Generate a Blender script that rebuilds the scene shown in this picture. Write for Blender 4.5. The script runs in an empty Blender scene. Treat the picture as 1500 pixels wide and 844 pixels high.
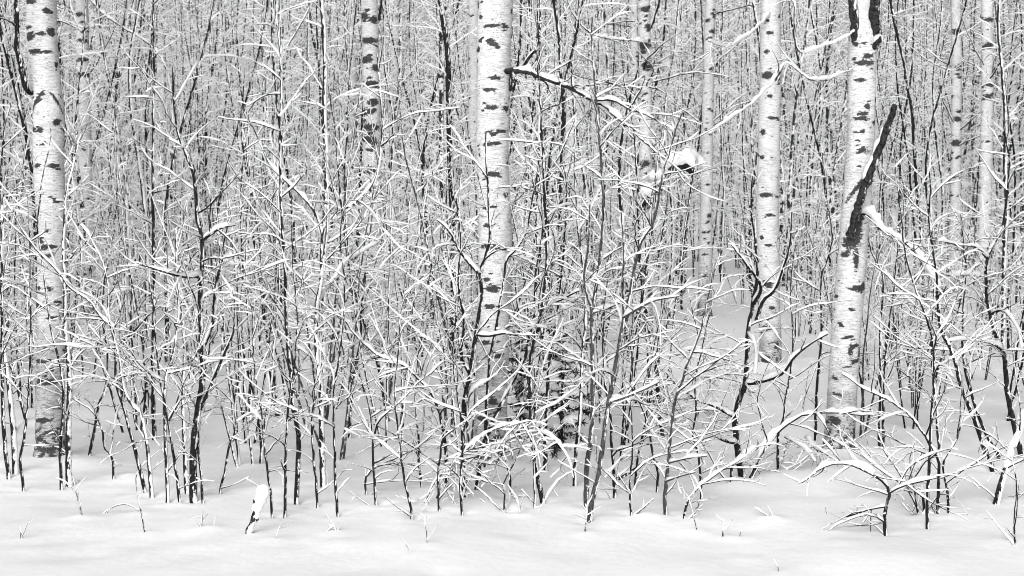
import bpy, math
import numpy as np

# ------------------------------------------------------------------ camera
F, CX, HZ, EYE = 2300.0, 750.0, 300.0, 1.70      # focal length in photo pixels, centre column, horizon row, eye height
scene = bpy.context.scene
col = scene.collection
cam = bpy.data.cameras.new('camera')
cam_o = bpy.data.objects.new('camera', cam)
col.objects.link(cam_o)
cam_o.location = (0, 0, EYE)
cam_o.rotation_euler = (math.radians(90), 0, 0)
cam.sensor_width = 36.0
cam.lens = F / 1500.0 * 36.0
cam.shift_y = -(422.0 - HZ) / 1500.0
cam.clip_end = 2000
scene.camera = cam_o

# ------------------------------------------------------------------ light: an overcast winter day, all tones neutral
SUN_EL, SUN_AZ = 22.0, 194.0
world = bpy.data.worlds.new('World')
scene.world = world
world.use_nodes = True
wn, wl = world.node_tree.nodes, world.node_tree.links
bg = wn['Background']
sky = wn.new('ShaderNodeTexSky')
sky.sky_type = 'NISHITA'
sky.sun_disc = False
sky.sun_elevation = math.radians(SUN_EL)
sky.sun_rotation = math.radians(SUN_AZ)
sky.dust_density = 6.0
sky.air_density = 1.5
bw = wn.new('ShaderNodeRGBToBW')
wl.new(sky.outputs[0], bw.inputs[0])
wl.new(bw.outputs[0], bg.inputs['Color'])
bg.inputs['Strength'].default_value = 0.09
sun = bpy.data.lights.new('sun', 'SUN')
sun.energy = 1.5
sun.angle = math.radians(45)
sun_o = bpy.data.objects.new('sun', sun)
col.objects.link(sun_o)
sun_o.rotation_euler = (math.radians(90 - SUN_EL), 0, math.radians(180 - SUN_AZ))
scene.view_settings.view_transform = 'Standard'
scene.view_settings.look = 'None'
scene.view_settings.gamma = 1.0
scene.view_settings.exposure = 0.74
scene.cycles.max_bounces = 12
scene.cycles.diffuse_bounces = 12
scene.cycles.transmission_bounces = 8
scene.cycles.use_denoising = True
scene.cycles.filter_width = 1.0


# ------------------------------------------------------------------ helpers
def at(px, py, d):
    return np.array(((px - CX) / F * d, d, EYE - (py - HZ) / F * d))


def depth_of(base_y):
    return EYE * F / (base_y - HZ)


def nrm(v):
    return v / (np.linalg.norm(v, axis=-1, keepdims=True) + 1e-12)


_r = np.random.default_rng(5)
WAVES = []
for lam0, lam1, amp, n in ((7, 12, .040, 5), (2.2, 4.5, .011, 8), (.8, 1.6, .0048, 10), (.3, .6, .0022, 10)):
    for _ in range(n):
        a, lam = _r.uniform(0, 6.283), _r.uniform(lam0, lam1)
        WAVES.append((math.cos(a) / lam * 6.283, math.sin(a) / lam * 6.283, _r.uniform(0, 6.283), amp * _r.uniform(.5, 1.2) / math.sqrt(n) * 1.6))
MOUNDS = []                                       # (x, y, sigma, height)


def ground_wave(x, y):
    x, y = np.asarray(x, float), np.asarray(y, float)
    z = np.zeros(np.broadcast(x, y).shape)
    for kx, ky, ph, a in WAVES:
        z = z + a * np.sin(kx * x + ky * y + ph)
    return z


def ground_full(x, y):
    z = ground_wave(x, y)
    for mx, my, s, h in MOUNDS:
        dd = ((x - mx) ** 2 + (y - my) ** 2) / (s * s)
        z = z + h * np.exp(-dd)
    return z


class Geo:
    """collects quads of one mesh"""
    def __init__(self):
        self.v, self.f, self.n, self.attr = [], [], 0, []

    def add(self, v, f):
        self.v.append(v.reshape(-1, 3)); self.f.append(f + self.n); self.n += len(self.v[-1])

    def rings(self, V, closed=True):
        n, k = V.shape[:2]
        i = np.arange(n - 1)[:, None] * k
        j = np.arange(k if closed else k - 1)[None, :]
        j2 = (j + 1) % k
        f = np.stack((i + j, i + j2, i + k + j2, i + k + j), -1).reshape(-1, 4)
        self.add(V, f)

    def tube(self, P, R, k=4, cap=False, twist=0.0):
        T = nrm(np.gradient(P, axis=0))
        ref = np.array((.31, .93, .19)) if abs(T[:, 1]).max() < .9 else np.array((.95, .1, .3))
        S = nrm(np.cross(T, ref)); U = np.cross(S, T)
        a = np.arange(k) / k * 2 * math.pi + twist
        V = P[:, None] + R[:, None, None] * (S[:, None] * np.cos(a)[None, :, None] + U[:, None] * np.sin(a)[None, :, None])
        if cap:
            V = np.concatenate((V, np.repeat((P[-1] + T[-1] * R[-1] * .12)[None, None], k, 1)), 0)
        self.rings(V)

    def snow(self, P, R, rng, amount=1.0, wide=1.0, fork=True, steep=.2):
        """a ridge of snow lying along the upper side of a branch"""
        n = len(P)
        if n < 2:
            return
        T = nrm(np.gradient(P, axis=0))
        hor = np.sqrt(np.clip(1 - T[:, 2] ** 2, 0, 1))
        S = np.cross(T, np.array((0., 0., 1.)))
        S = np.where(np.linalg.norm(S, axis=1, keepdims=True) < .05, np.array((1., 0, 0)), S)
        S = nrm(S)
        U = np.cross(S, T)
        U = np.where(U[:, 2:3] < 0, -U, U)
        seg = np.concatenate(([0], np.cumsum(np.linalg.norm(np.diff(P, axis=0), axis=1))))
        x = seg * 7 + rng.uniform(0, 99)
        nz = .5 + .25 * np.sin(x * 1.6) + .22 * np.sin(x * 3.7 + 1.3) + rng.normal(0, .17, n)
        hold = np.clip((hor - steep) / .45, 0, 1)
        q = np.clip(.12 + 1.25 * nz, .05, 1.45) * hold * amount
        if fork:
            q = q + .55 * np.exp(-seg / .03) * amount
        e = np.minimum(seg, seg[-1] - seg)
        q = q * np.clip(.7 + e / .04, 0, 1)
        Rs = .45 * R + .55 * R.mean()
        h = (.0038 + .80 * Rs) * 1.75 * q
        w = (.0025 + .84 * Rs) * np.clip(.5 + .5 * q, 0, 1.15) * wide
        h = np.where(q < .1, R * .2, h); w = np.where(q < .1, R * .3, w)
        prof = np.array(((-1, .0), (-.83, .62), (-.05, 1.0), (.8, .66), (1, .02)))
        V = P[:, None] + S[:, None] * (w[:, None] * prof[:, 0])[..., None] + U[:, None] * (h[:, None] * prof[:, 1] + R[:, None] * .25)[..., None]
        V = np.concatenate((np.repeat(V[:1].mean(1, keepdims=True), 5, 1), V, np.repeat(V[-1:].mean(1, keepdims=True), 5, 1)), 0)
        self.rings(V)

    def mesh(self, name, mat, smooth=True, attrs=None):
        me = bpy.data.meshes.new(name)
        if self.n:
            v = np.concatenate(self.v); f = np.concatenate(self.f)
            me.vertices.add(len(v)); me.vertices.foreach_set('co', v.astype(np.float32).ravel())
            me.loops.add(f.size); me.loops.foreach_set('vertex_index', f.astype(np.int32).ravel())
            me.polygons.add(len(f))
            me.polygons.foreach_set('loop_start', np.arange(0, f.size, 4, dtype=np.int32))
            me.polygons.foreach_set('loop_total', np.full(len(f), 4, dtype=np.int32))
            me.polygons.foreach_set('use_smooth', np.full(len(f), smooth))
            me.update(calc_edges=True)
            for k, a in (attrs or {}).items():
                at_ = me.attributes.new(k, 'FLOAT', 'POINT'); at_.data.foreach_set('value', a.astype(np.float32))
        if mat:
            me.materials.append(mat)
        return me


def link(name, me, parent=None, loc=None):
    o = bpy.data.objects.new(name, me)
    if parent is not None and name in ('twigs', 'snow', 'foliage'):
        o['kind'] = 'stuff'                       # uncountable fine twigs and the snow lying on them
    col.objects.link(o)
    if parent is not None:
        o.parent = parent
    if loc is not None:
        o.location = loc
    return o


def tag(o, label=None, cat=None, group=None, kind=None):
    for k, v in (('label', label), ('category', cat), ('group', group), ('kind', kind)):
        if v:
            o[k] = v
    return o


def smooth_path(pts, step):
    """Catmull-Rom through pts, resampled evenly"""
    p = np.asarray(pts, float)
    if len(p) == 2:
        q = p
    else:
        e = np.vstack((2 * p[0] - p[1], p, 2 * p[-1] - p[-2]))
        out = []
        t = np.linspace(0, 1, 9)[:-1, None]
        for i in range(len(p) - 1):
            a, b, c, d = e[i:i + 4]
            out.append(.5 * (2 * b + (c - a) * t + (2 * a - 5 * b + 4 * c - d) * t ** 2 + (3 * b - a - 3 * c + d) * t ** 3))
        q = np.vstack(out + [p[-1:]])
    s = np.concatenate(([0], np.cumsum(np.linalg.norm(np.diff(q, axis=0), axis=1))))
    n = max(3, int(s[-1] / step) + 1)
    u = np.linspace(0, s[-1], n)
    return np.stack([np.interp(u, s, q[:, k]) for k in range(3)], 1)


# ------------------------------------------------------------------ materials
def new_mat(name):
    m = bpy.data.materials.new(name)
    m.use_nodes = True
    nt = m.node_tree
    return m, nt.nodes, nt.links, nt.nodes['Principled BSDF']


def N(nodes, kind, **kw):
    n = nodes.new(kind)
    for k, v in kw.items():
        if k in n.inputs:
            n.inputs[k].default_value = v
        else:
            setattr(n, k, v)
    return n


def ramp(nodes, p0, c0, p1, c1, interp='LINEAR'):
    r = nodes.new('ShaderNodeValToRGB')
    r.color_ramp.interpolation = interp
    r.color_ramp.elements[0].position = p0; r.color_ramp.elements[0].color = (c0, c0, c0, 1)
    r.color_ramp.elements[1].position = p1; r.color_ramp.elements[1].color = (c1, c1, c1, 1)
    return r


def snow_material(name, bump, scale, through=0.0):
    m, n, l, b = new_mat(name)
    b.inputs['Roughness'].default_value = .75
    b.inputs['Specular IOR Level'].default_value = .15
    tc = N(n, 'ShaderNodeTexCoord')
    nz = N(n, 'ShaderNodeTexNoise', Scale=scale, Detail=4.0)
    l.new(tc.outputs['Object'], nz.inputs['Vector'])
    r = ramp(n, .3, .93, .7, .97)
    l.new(nz.outputs['Fac'], r.inputs[0]); l.new(r.outputs[0], b.inputs['Base Color'])
    bp = N(n, 'ShaderNodeBump', Strength=bump, Distance=.02)
    l.new(nz.outputs['Fac'], bp.inputs['Height']); l.new(bp.outputs[0], b.inputs['Normal'])
    if through:                                    # a few centimetres of snow let light through
        tr = N(n, 'ShaderNodeBsdfTranslucent'); tr.inputs['Color'].default_value = (.95, .95, .95, 1)
        ms = N(n, 'ShaderNodeMixShader'); ms.inputs[0].default_value = through
        l.new(b.outputs[0], ms.inputs[1]); l.new(tr.outputs[0], ms.inputs[2])
        l.new(ms.outputs[0], n['Material Output'].inputs['Surface'])
    return m


def bark_material(name, dark, light, fleck=.5, wind=(.75, -.45, .3), birch=0.0):
    """thin bark with snow dust blown onto the windward side; birch > 0 adds pale papery bark with dark bands"""
    m, n, l, b = new_mat(name)
    b.inputs['Roughness'].default_value = .9
    b.inputs['Specular IOR Level'].default_value = .04
    tc = N(n, 'ShaderNodeTexCoord')
    nz = N(n, 'ShaderNodeTexNoise', Scale=55.0, Detail=5.0)
    l.new(tc.outputs['Object'], nz.inputs['Vector'])
    base = ramp(n, .35, dark, .7, light)
    l.new(nz.outputs['Fac'], base.inputs[0])
    out = base.outputs[0]
    if birch:
        mp = N(n, 'ShaderNodeMapping'); mp.inputs['Scale'].default_value = (10, 10, 13)
        l.new(tc.outputs['Object'], mp.inputs[0])
        nb = N(n, 'ShaderNodeTexNoise', Scale=1.0, Detail=3.0, Roughness=.65)
        l.new(mp.outputs[0], nb.inputs['Vector'])
        rb = ramp(n, birch, 0, birch + .05, 1)
        l.new(nb.outputs['Fac'], rb.inputs[0])
        mx = N(n, 'ShaderNodeMixRGB'); mx.inputs[2].default_value = (.55, .55, .55, 1)
        l.new(rb.outputs[0], mx.inputs[0]); l.new(out, mx.inputs[1]); out = mx.outputs[0]
    ge = N(n, 'ShaderNodeNewGeometry')
    dt = N(n, 'ShaderNodeVectorMath', operation='DOT_PRODUCT')
    w = np.array(wind) / np.linalg.norm(wind)
    dt.inputs[1].default_value = tuple(w)
    l.new(ge.outputs['Normal'], dt.inputs[0])
    st = N(n, 'ShaderNodeMapping'); st.inputs['Scale'].default_value = (1, 1, .3)
    l.new(tc.outputs['Object'], st.inputs[0])
    n2 = N(n, 'ShaderNodeTexNoise', Scale=60.0, Detail=4.0, Roughness=.7)
    l.new(st.outputs[0], n2.inputs['Vector'])
    n3 = N(n, 'ShaderNodeTexNoise', Scale=5.0, Detail=2.0)
    l.new(tc.outputs['Object'], n3.inputs['Vector'])
    s = N(n, 'ShaderNodeMath', operation='MULTIPLY_ADD'); s.inputs[1].default_value = .28
    l.new(dt.outputs['Value'], s.inputs[0]); l.new(n2.outputs['Fac'], s.inputs[2])
    s2 = N(n, 'ShaderNodeMath', operation='MULTIPLY_ADD'); s2.inputs[1].default_value = .55
    l.new(n3.outputs['Fac'], s2.inputs[0]); l.new(s.outputs[0], s2.inputs[2])
    rs = ramp(n, 1.12 - fleck * .3, 0, 1.17 - fleck * .3, 1)
    # ramp positions are limited to 0..1, so scale down
    sc_ = N(n, 'ShaderNodeMath', operation='MULTIPLY'); sc_.inputs[1].default_value = .8
    rs.color_ramp.elements[0].position = (1.12 - fleck * .3) * .8
    rs.color_ramp.elements[1].position = (1.18 - fleck * .3) * .8
    l.new(s2.outputs[0], sc_.inputs[0]); l.new(sc_.outputs[0], rs.inputs[0])
    mx = N(n, 'ShaderNodeMixRGB'); mx.inputs[2].default_value = (.85, .85, .85, 1)
    l.new(rs.outputs[0], mx.inputs[0]); l.new(out, mx.inputs[1])
    l.new(mx.outputs[0], b.inputs['Base Color'])
    bp = N(n, 'ShaderNodeBump', Strength=.5, Distance=.004)
    l.new(nz.outputs['Fac'], bp.inputs['Height']); l.new(bp.outputs[0], b.inputs['Normal'])
    return m


def birch_material():
    m, n, l, b = new_mat('birch_bark')
    b.inputs['Roughness'].default_value = .7
    b.inputs['Specular IOR Level'].default_value = .25
    tc = N(n, 'ShaderNodeTexCoord')
    # papery white with fine horizontal grain, greyer where the bark has aged
    mp = N(n, 'ShaderNodeMapping'); mp.inputs['Scale'].default_value = (18, 18, 130)
    l.new(tc.outputs['Object'], mp.inputs[0])
    g = N(n, 'ShaderNodeTexNoise', Scale=1.0, Detail=5.0, Roughness=.7)
    l.new(mp.outputs[0], g.inputs['Vector'])
    blotch = N(n, 'ShaderNodeTexNoise', Scale=9.0, Detail=4.0)
    l.new(tc.outputs['Object'], blotch.inputs['Vector'])
    white = ramp(n, .30, .28, .56, .63)
    l.new(g.outputs['Fac'], white.inputs[0])
    grey = ramp(n, .40, .10, .66, .46)
    l.new(g.outputs['Fac'], grey.inputs[0])
    ag = N(n, 'ShaderNodeAttribute', attribute_name='age')
    am = N(n, 'ShaderNodeMath', operation='MULTIPLY_ADD'); am.inputs[1].default_value = 1.1
    l.new(blotch.outputs['Fac'], am.inputs[0]); l.new(ag.outputs['Fac'], am.inputs[2])
    ar = ramp(n, .62, 0, 1.0, 1)
    sub = N(n, 'ShaderNodeMath', operation='MULTIPLY'); sub.inputs[1].default_value = .62
    l.new(am.outputs[0], sub.inputs[0]); l.new(sub.outputs[0], ar.inputs[0])
    mx = N(n, 'ShaderNodeMixRGB')
    l.new(ar.outputs[0], mx.inputs[0]); l.new(white.outputs[0], mx.inputs[1]); l.new(grey.outputs[0], mx.inputs[2])
    # dark scars
    mk = N(n, 'ShaderNodeAttribute', attribute_name='mark')
    mp2 = N(n, 'ShaderNodeMapping'); mp2.inputs['Scale'].default_value = (34, 34, 85)
    l.new(tc.outputs['Object'], mp2.inputs[0])
    fn = N(n, 'ShaderNodeTexNoise', Scale=1.0, Detail=5.0, Roughness=.75)
    l.new(mp2.outputs[0], fn.inputs['Vector'])
    ma = N(n, 'ShaderNodeMath', operation='MULTIPLY_ADD'); ma.inputs[1].default_value = 3.2; ma.inputs[2].default_value = -1.55
    l.new(fn.outputs['Fac'], ma.inputs[0])
    mb = N(n, 'ShaderNodeMath', operation='ADD')
    l.new(ma.outputs[0], mb.inputs[0]); l.new(mk.outputs['Fac'], mb.inputs[1])
    mr = ramp(n, .04, 0, .16, 1)
    l.new(mb.outputs[0], mr.inputs[0])
    dk = ramp(n, .3, .012, .75, .06)
    l.new(fn.outputs['Fac'], dk.inputs[0])
    mx2 = N(n, 'ShaderNodeMixRGB')
    l.new(mr.outputs[0], mx2.inputs[0]); l.new(mx.outputs[0], mx2.inputs[1]); l.new(dk.outputs[0], mx2.inputs[2])
    mp3 = N(n, 'ShaderNodeMapping'); mp3.inputs['Scale'].default_value = (75, 75, 190)
    l.new(tc.outputs['Object'], mp3.inputs[0])
    sp = N(n, 'ShaderNodeTexNoise', Scale=1.0, Detail=3.0, Roughness=.6)
    l.new(mp3.outputs[0], sp.inputs['Vector'])
    spa = N(n, 'ShaderNodeMath', operation='MULTIPLY_ADD'); spa.inputs[1].default_value = .35
    l.new(blotch.outputs['Fac'], spa.inputs[0]); l.new(sp.outputs['Fac'], spa.inputs[2])
    spr = ramp(n, .77, 0, .84, .85)
    l.new(spa.outputs[0], spr.inputs[0])
    mx3 = N(n, 'ShaderNodeMixRGB'); mx3.inputs[2].default_value = (.05, .05, .05, 1)
    l.new(spr.outputs[0], mx3.inputs[0]); l.new(mx2.outputs[0], mx3.inputs[1])
    l.new(mx3.outputs[0], b.inputs['Base Color'])
    bp = N(n, 'ShaderNodeBump', Strength=.6, Distance=.006)
    l.new(g.outputs['Fac'], bp.inputs['Height']); l.new(bp.outputs[0], b.inputs['Normal'])
    return m


M_SNOW = snow_material('branch_snow', .3, 45.0, .3)
M_GROUND = snow_material('ground_snow', .16, 16.0)
M_BIRCH = birch_material()
M_DARK = bark_material('dark_bark', .007, .028, .42)
M_FLECK = bark_material('snow_flecked_bark', .008, .04, .85)
M_GREY = bark_material('smooth_grey_bark', .025, .085, .4)
M_TWIG = bark_material('twig_bark', .008, .028, .5)
M_HALF = bark_material('half_frosted_twig_bark', .012, .04, .85)
M_FROST = bark_material('frosted_twig_bark', .02, .07, 1.7)
M_OLD = bark_material('rough_old_bark', .007, .055, .3)
M_YOUNG = bark_material('young_birch_bark', .01, .05, .5, birch=.50)
M_NEEDLE = bark_material('spruce_needles', .008, .035, .3)


# ------------------------------------------------------------------ branching
Z = np.array((0., 0., 1.))


def wander(rng, p, d, L, step, rise0, rise1, jit):
    n = max(4, int(L / step) + 1)
    st = L / (n - 1)
    out = np.empty((n, 3)); out[0] = p
    d = d / np.linalg.norm(d)
    kink = rng.normal(0, jit * .85, (n, 3))
    bend = rng.normal(0, 1, 3) * jit * 4.5 / n
    bend2 = rng.normal(0, 1, 3) * jit * 4.5 / n
    for i in range(1, n):
        t = i / n
        d = d + kink[i] + bend * (1 - t) + bend2 * t; d[2] += (rise0 * (1 - t) + rise1 * t) * st * 10
        d = d / math.sqrt(d @ d)
        out[i] = out[i - 1] + d * st
    return out


def side_dir(rng, T, ang, az):
    a = np.cross(T, Z if abs(T[2]) < .95 else np.array((1., 0, 0))); a /= np.linalg.norm(a)
    b = np.cross(T, a)
    s = a * math.cos(az) + b * math.sin(az)
    return T * math.cos(ang) + s * math.sin(ang)


def sprout(rng, P, R, t0, t1, count, L0, L1, r0, levels, out, lvl=1, step=.055, flat=.36, ang=(.55, 1.2), rise=(-.07, .02)):
    """side branches along P between the fractions t0..t1; appends (points, radii, level)"""
    n = len(P)
    T = nrm(np.gradient(P, axis=0))
    az = rng.uniform(0, 6.28)
    for i in range(count):
        t = t0 + (t1 - t0) * (i + rng.uniform(.1, .9)) / count
        k = min(n - 1, int(t * (n - 1)))
        az += 2.4 + rng.normal(0, .5)
        d = side_dir(rng, T[k], rng.uniform(*ang), az)
        if lvl > 1:
            d[2] = d[2] * flat + .10
        L = (L0 + (L1 - L0) * (t - t0) / max(1e-6, t1 - t0)) * rng.uniform(.55, 1.2)
        rr = min(r0 * rng.uniform(.7, 1.15), R[k] * .72 + .0004)
        Q = wander(rng, P[k], d, L, step, rise[0], rise[1], .13 if lvl == 1 else .17)
        m = len(Q)
        rad = rr * (1 - .72 * np.linspace(0, 1, m)) + .0003
        out.append((Q, rad, lvl))
        if lvl < levels and L > .12:
            c = max(1, int(L / (.095 if lvl == 1 else .075) * rng.uniform(.7, 1.1)))
            sprout(rng, Q, rad, .12, .95, c, L * .50, L * .22, rr * .62, levels, out, lvl + 1, step * .85, flat, (.4, 1.0), (-.02, .02))
    return out


def mesh_twigs(lines, rng, snow_amt=1.0, sides=(4, 3, 3)):
    tw, sn = Geo(), Geo()
    for Q, rad, lvl in lines:
        tw.tube(Q, rad, sides[min(lvl, 3) - 1], twist=rng.uniform(0, 3))
        sn.snow(Q, rad, rng, snow_amt * (1.0, .85, .7)[min(lvl, 3) - 1] * (.2 if rng.random() < (.1 if lvl == 1 else .27) else rng.uniform(.7, 1.2)), (1.0, .9, .78)[min(lvl, 3) - 1])
    return tw, sn


# ------------------------------------------------------------------ birches
BIRCH_TOP = 9.5


def birch(label, centre, base_y, marks=(), limbs=(), seed=0, rnd=1.0, age_top=1.0, front_random=False, fine=True, d=None, group=None, rough_base=.12, mark_scale=1.0, lumps=()):
    """centre = [(px, py, width px)...] from the top of the picture down to the base"""
    rng = np.random.default_rng(seed)
    D = d or depth_of(base_y)
    c = sorted(centre, key=lambda q: -q[1])
    pz = np.array([at(q[0], q[1], D) for q in c]); rw = np.array([q[2] for q in c]) / 2 / F * D
    org = np.array((pz[0][0], D, float(ground_wave(pz[0][0], D))))
    zz, xx = pz[:, 2], pz[:, 0]
    lean = (xx[-1] - xx[0]) / max(.5, zz[-1] - zz[0])
    dz = .011 if fine else .03
    k = 44 if fine else 20
    z = np.arange(-.25, BIRCH_TOP, dz)
    x = np.interp(z, zz, xx); top = z > zz[-1]
    x[top] = xx[-1] + (z[top] - zz[-1]) * lean * .5
    r = np.interp(z, zz, rw)
    r = np.where(top, rw[-1] * np.clip(1 - (z - zz[-1]) / (BIRCH_TOP - zz[-1] + 2.5), .2, 1), r)
    r = r * (1 + .22 * np.exp(-np.clip(z, 0, 9) / .07))
    y = D + .03 * np.sin(z * 1.3 + seed)
    ph = np.arange(k) / k * 2 * math.pi                      # phi = 0 faces the camera side (-Y)
    PH, ZZ = np.meshgrid(ph, z)
    mark = np.full(PH.shape, -1.0)
    allm = []
    for q in marks:                                          # traced: px, py, w, h (px), optional slant
        mz = EYE - (q[1] - HZ) / F * D
        mx = (q[0] - CX) / F * D
        rr = np.interp(mz, z, r); s = np.clip((mx - np.interp(mz, z, x)) / rr, -.97, .97)
        allm.append((math.asin(s), mz, q[2] / 2 / F * D * mark_scale * 1.12, q[3] / 2 / F * D * mark_scale * .9, q[4] if len(q) > 4 else 0.0))
    z_hi = 6.5 if front_random else 4.0
    for q in list(allm):                                     # ragged satellites round each scar
        for _ in range(2):
            w2 = q[2] * rng.uniform(.25, .6)
            allm.append((q[0] + rng.normal(0, 1.0) * q[2] / .11, q[1] + rng.normal(0, 1.1) * q[3], w2, w2 * rng.uniform(.22, .42), q[4] * .5 + rng.normal(0, .15)))
    for _ in range(150 if fine else 90):                     # short lenticels all round
        w2 = rng.uniform(.006, .017)
        allm.append((rng.uniform(0, 6.283), rng.uniform(.1, z_hi), w2, w2 * rng.uniform(.22, .4), rng.normal(0, .1)))
    for _ in range(int((40 if fine else 95) * rnd)):
        p0 = rng.uniform(0, 6.283) if front_random else rng.uniform(1.45, 4.83)
        wv = rng.uniform(.016, .05) if fine else rng.uniform(.022, .062)
        allm.append((p0, rng.uniform(.1, z_hi), wv, wv * rng.uniform(.2, .55), rng.normal(0, .2)))
    for p0, mz, w, h, sl in allm:
        i0, i1 = np.searchsorted(z, (mz - h * 2.2 - abs(sl) * w, mz + h * 2.2 + abs(sl) * w))
        if i1 <= i0:
            continue
        dp = (PH[i0:i1] - p0 + math.pi) % (2 * math.pi) - math.pi
        u = dp * r[i0:i1, None]
        v = ZZ[i0:i1] - mz - sl * u
        val = 1.0 - np.sqrt((u / w) ** 2 + (v / h) ** 2)
        mark[i0:i1] = np.maximum(mark[i0:i1], np.clip(val * 1.1, -1, .8))
    # cracked plates at the foot
    foot = np.clip(1 - (ZZ - .05) / .38, 0, 1)
    crack = .5 * np.sin(PH * 9 + 3 * np.sin(ZZ * 23 + seed)) + .5 * np.sin(ZZ * 95 + 2.5 * np.sin(PH * 4 + seed))
    mark = np.maximum(mark, crack * .55 * foot - .5 + .55 * foot * (rough_base / .12))
    age = np.clip(1.02 - (ZZ - .1) / (1.15 * age_top), -.35, .8)
    lump = 1 + .018 * np.sin(PH * 3 + ZZ * 7 + seed) + .014 * np.sin(PH * 5 - ZZ * 17) + .02 * np.clip(mark, 0, 1) - .05 * np.clip(mark, 0, 1) * foot
    RR = r[:, None] * lump
    V = np.stack((x[:, None] + RR * np.sin(PH), y[:, None] - RR * np.cos(PH), ZZ), -1) - org
    g = Geo(); g.rings(V)
    e = tag(link('birch_tree', None, loc=org), label, 'birch', group)
    link('trunk', g.mesh('trunk', M_BIRCH, attrs={'mark': mark.ravel(), 'age': age.ravel()}), e)
    tw, sn = Geo(), Geo()
    lines = []
    for L in limbs:        # dict(p=[(px,py)], w0, w1, dd=depth change, twigs=n, snow=amount, mat)
        n = len(L['p'])
        dd = L.get('dd', 0)
        off = L.get('off', 0)
        pts = [at(px, py, D + off + dd * i / (n - 1)) for i, (px, py) in enumerate(L['p'])]
        P = smooth_path(pts, .03)
        P = P + rng.normal(0, .0025, P.shape)
        rad = np.linspace(L['w0'], L['w1'], len(P)) / 2 / F * D
        rad = rad * (1 + rng.normal(0, .09, len(P)))
        lg = Geo(); lg.tube(P - org, rad, 8, cap=True)
        link('limb', lg.mesh('limb', L.get('mat', M_FLECK)), e)
        sn.snow(P - org, rad, rng, L.get('snow', 1.2), L.get('wide', 1.0), fork=False, steep=L.get('steep', .2))
        if L.get('twigs'):
            sprout(rng, P - org, rad, .25, .98, L['twigs'], L.get('tl', .45), L.get('tl', .45) * .7, .0045, 2, lines)
    for lx, ly, la, lb in lumps:                             # snow piled on a broken bough: px centre and half sizes
        t = np.linspace(-1, 1, 15)
        c0 = at(lx, ly, D - .45) - org
        Pl = c0 + np.stack((t * la / F * D, .03 * np.sin(t * 3), -.35 * t ** 2 * lb / F * D), 1)
        sn.tube(Pl, np.sqrt(np.clip(1 - t ** 2, .002, 1)) * lb / F * D * (1 + .12 * np.sin(t * 7)), 12)
    nc = 10 if fine else 22
    Pt = np.stack((x, y, z), 1) - org
    for i in range(nc):                                      # crown limbs, mostly above the frame
        zc = rng.uniform(EYE + .16 * D + .5 if fine else 2.6, BIRCH_TOP - .6)
        kk = int(np.searchsorted(z, zc))
        kk = min(kk, len(z) - 1)
        a = rng.uniform(0, 6.28)
        Q = wander(rng, Pt[kk], np.array((math.cos(a), math.sin(a), rng.uniform(.2, .9))), rng.uniform(.7, 1.8), .08, -.02, -.03, .1)
        rad = np.linspace(.012, .003, len(Q)); lines.append((Q, rad, 1))
        sprout(rng, Q, rad, .2, .98, 8, .5, .25, .004, 2, lines, lvl=2)
    t2, s2 = mesh_twigs(lines, rng)
    if t2.n:
        link('twigs', t2.mesh('twigs', M_TWIG), e)
        sn.v += s2.v; sn.f += [f + sn.n for f in s2.f]; sn.n += s2.n
    if sn.n:
        link('snow', sn.mesh('snow', M_SNOW), e)
    MOUNDS.append((org[0], D, .28, .035))
    return e


A_MARKS = [(47, 4, 20, 9), (73, 18, 16, 9), (45, 41, 16, 5), (46, 55, 22, 14), (64, 51, 18, 6), (77, 48, 14, 16), (55, 77, 24, 9), (73, 77, 16, 6),
           (83, 95, 8, 12), (40, 93, 6, 5), (57, 150, 26, 10, 1.1), (86, 150, 24, 9, -1.4), (66, 139, 14, 5), (52, 190, 13, 9), (63, 191, 14, 9), (86, 180, 14, 12),
           (67, 212, 12, 4), (58, 243, 14, 8), (82, 243, 22, 8), (88, 295, 14, 6), (74, 338, 10, 5), (64, 354, 14, 7), (78, 361, 22, 7), (73, 375, 20, 6),
           (77, 421, 14, 5), (62, 422, 10, 6), (89, 443, 13, 10), (60, 447, 18, 10), (84, 465, 18, 8), (65, 527, 20, 8), (80, 539, 14, 7), (74, 557, 36, 10),
           (70, 612, 30, 8), (82, 630, 20, 10), (64, 640, 20, 9), (76, 655, 34, 9)]
C_MARKS = [(706, 5, 8, 5), (704, 26, 8, 10), (750, 18, 7, 12), (720, 40, 24, 6), (741, 41, 15, 7), (704, 61, 10, 7), (718, 62, 14, 8), (724, 68, 16, 7), (701, 74, 8, 12),
           (700, 90, 6, 8), (726, 116, 18, 7), (747, 122, 11, 26), (716, 133, 20, 7), (720, 159, 18, 8), (708, 163, 6, 5), (742, 160, 14, 12), (735, 193, 26, 6),
           (722, 198, 9, 7), (713, 212, 14, 6), (726, 211, 18, 7), (719, 255, 30, 9), (744, 240, 8, 11), (741, 285, 12, 8), (712, 304, 14, 7), (723, 303, 12, 7),
           (714, 331, 12, 8), (711, 361, 14, 10), (727, 362, 14, 8), (713, 409, 12, 7), (722, 422, 20, 14), (718, 448, 18, 8), (712, 500, 16, 7), (730, 520, 18, 8),
           (722, 585, 12, 14), (705, 610, 16, 9), (728, 640, 20, 9), (710, 660, 26, 9)]
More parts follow.
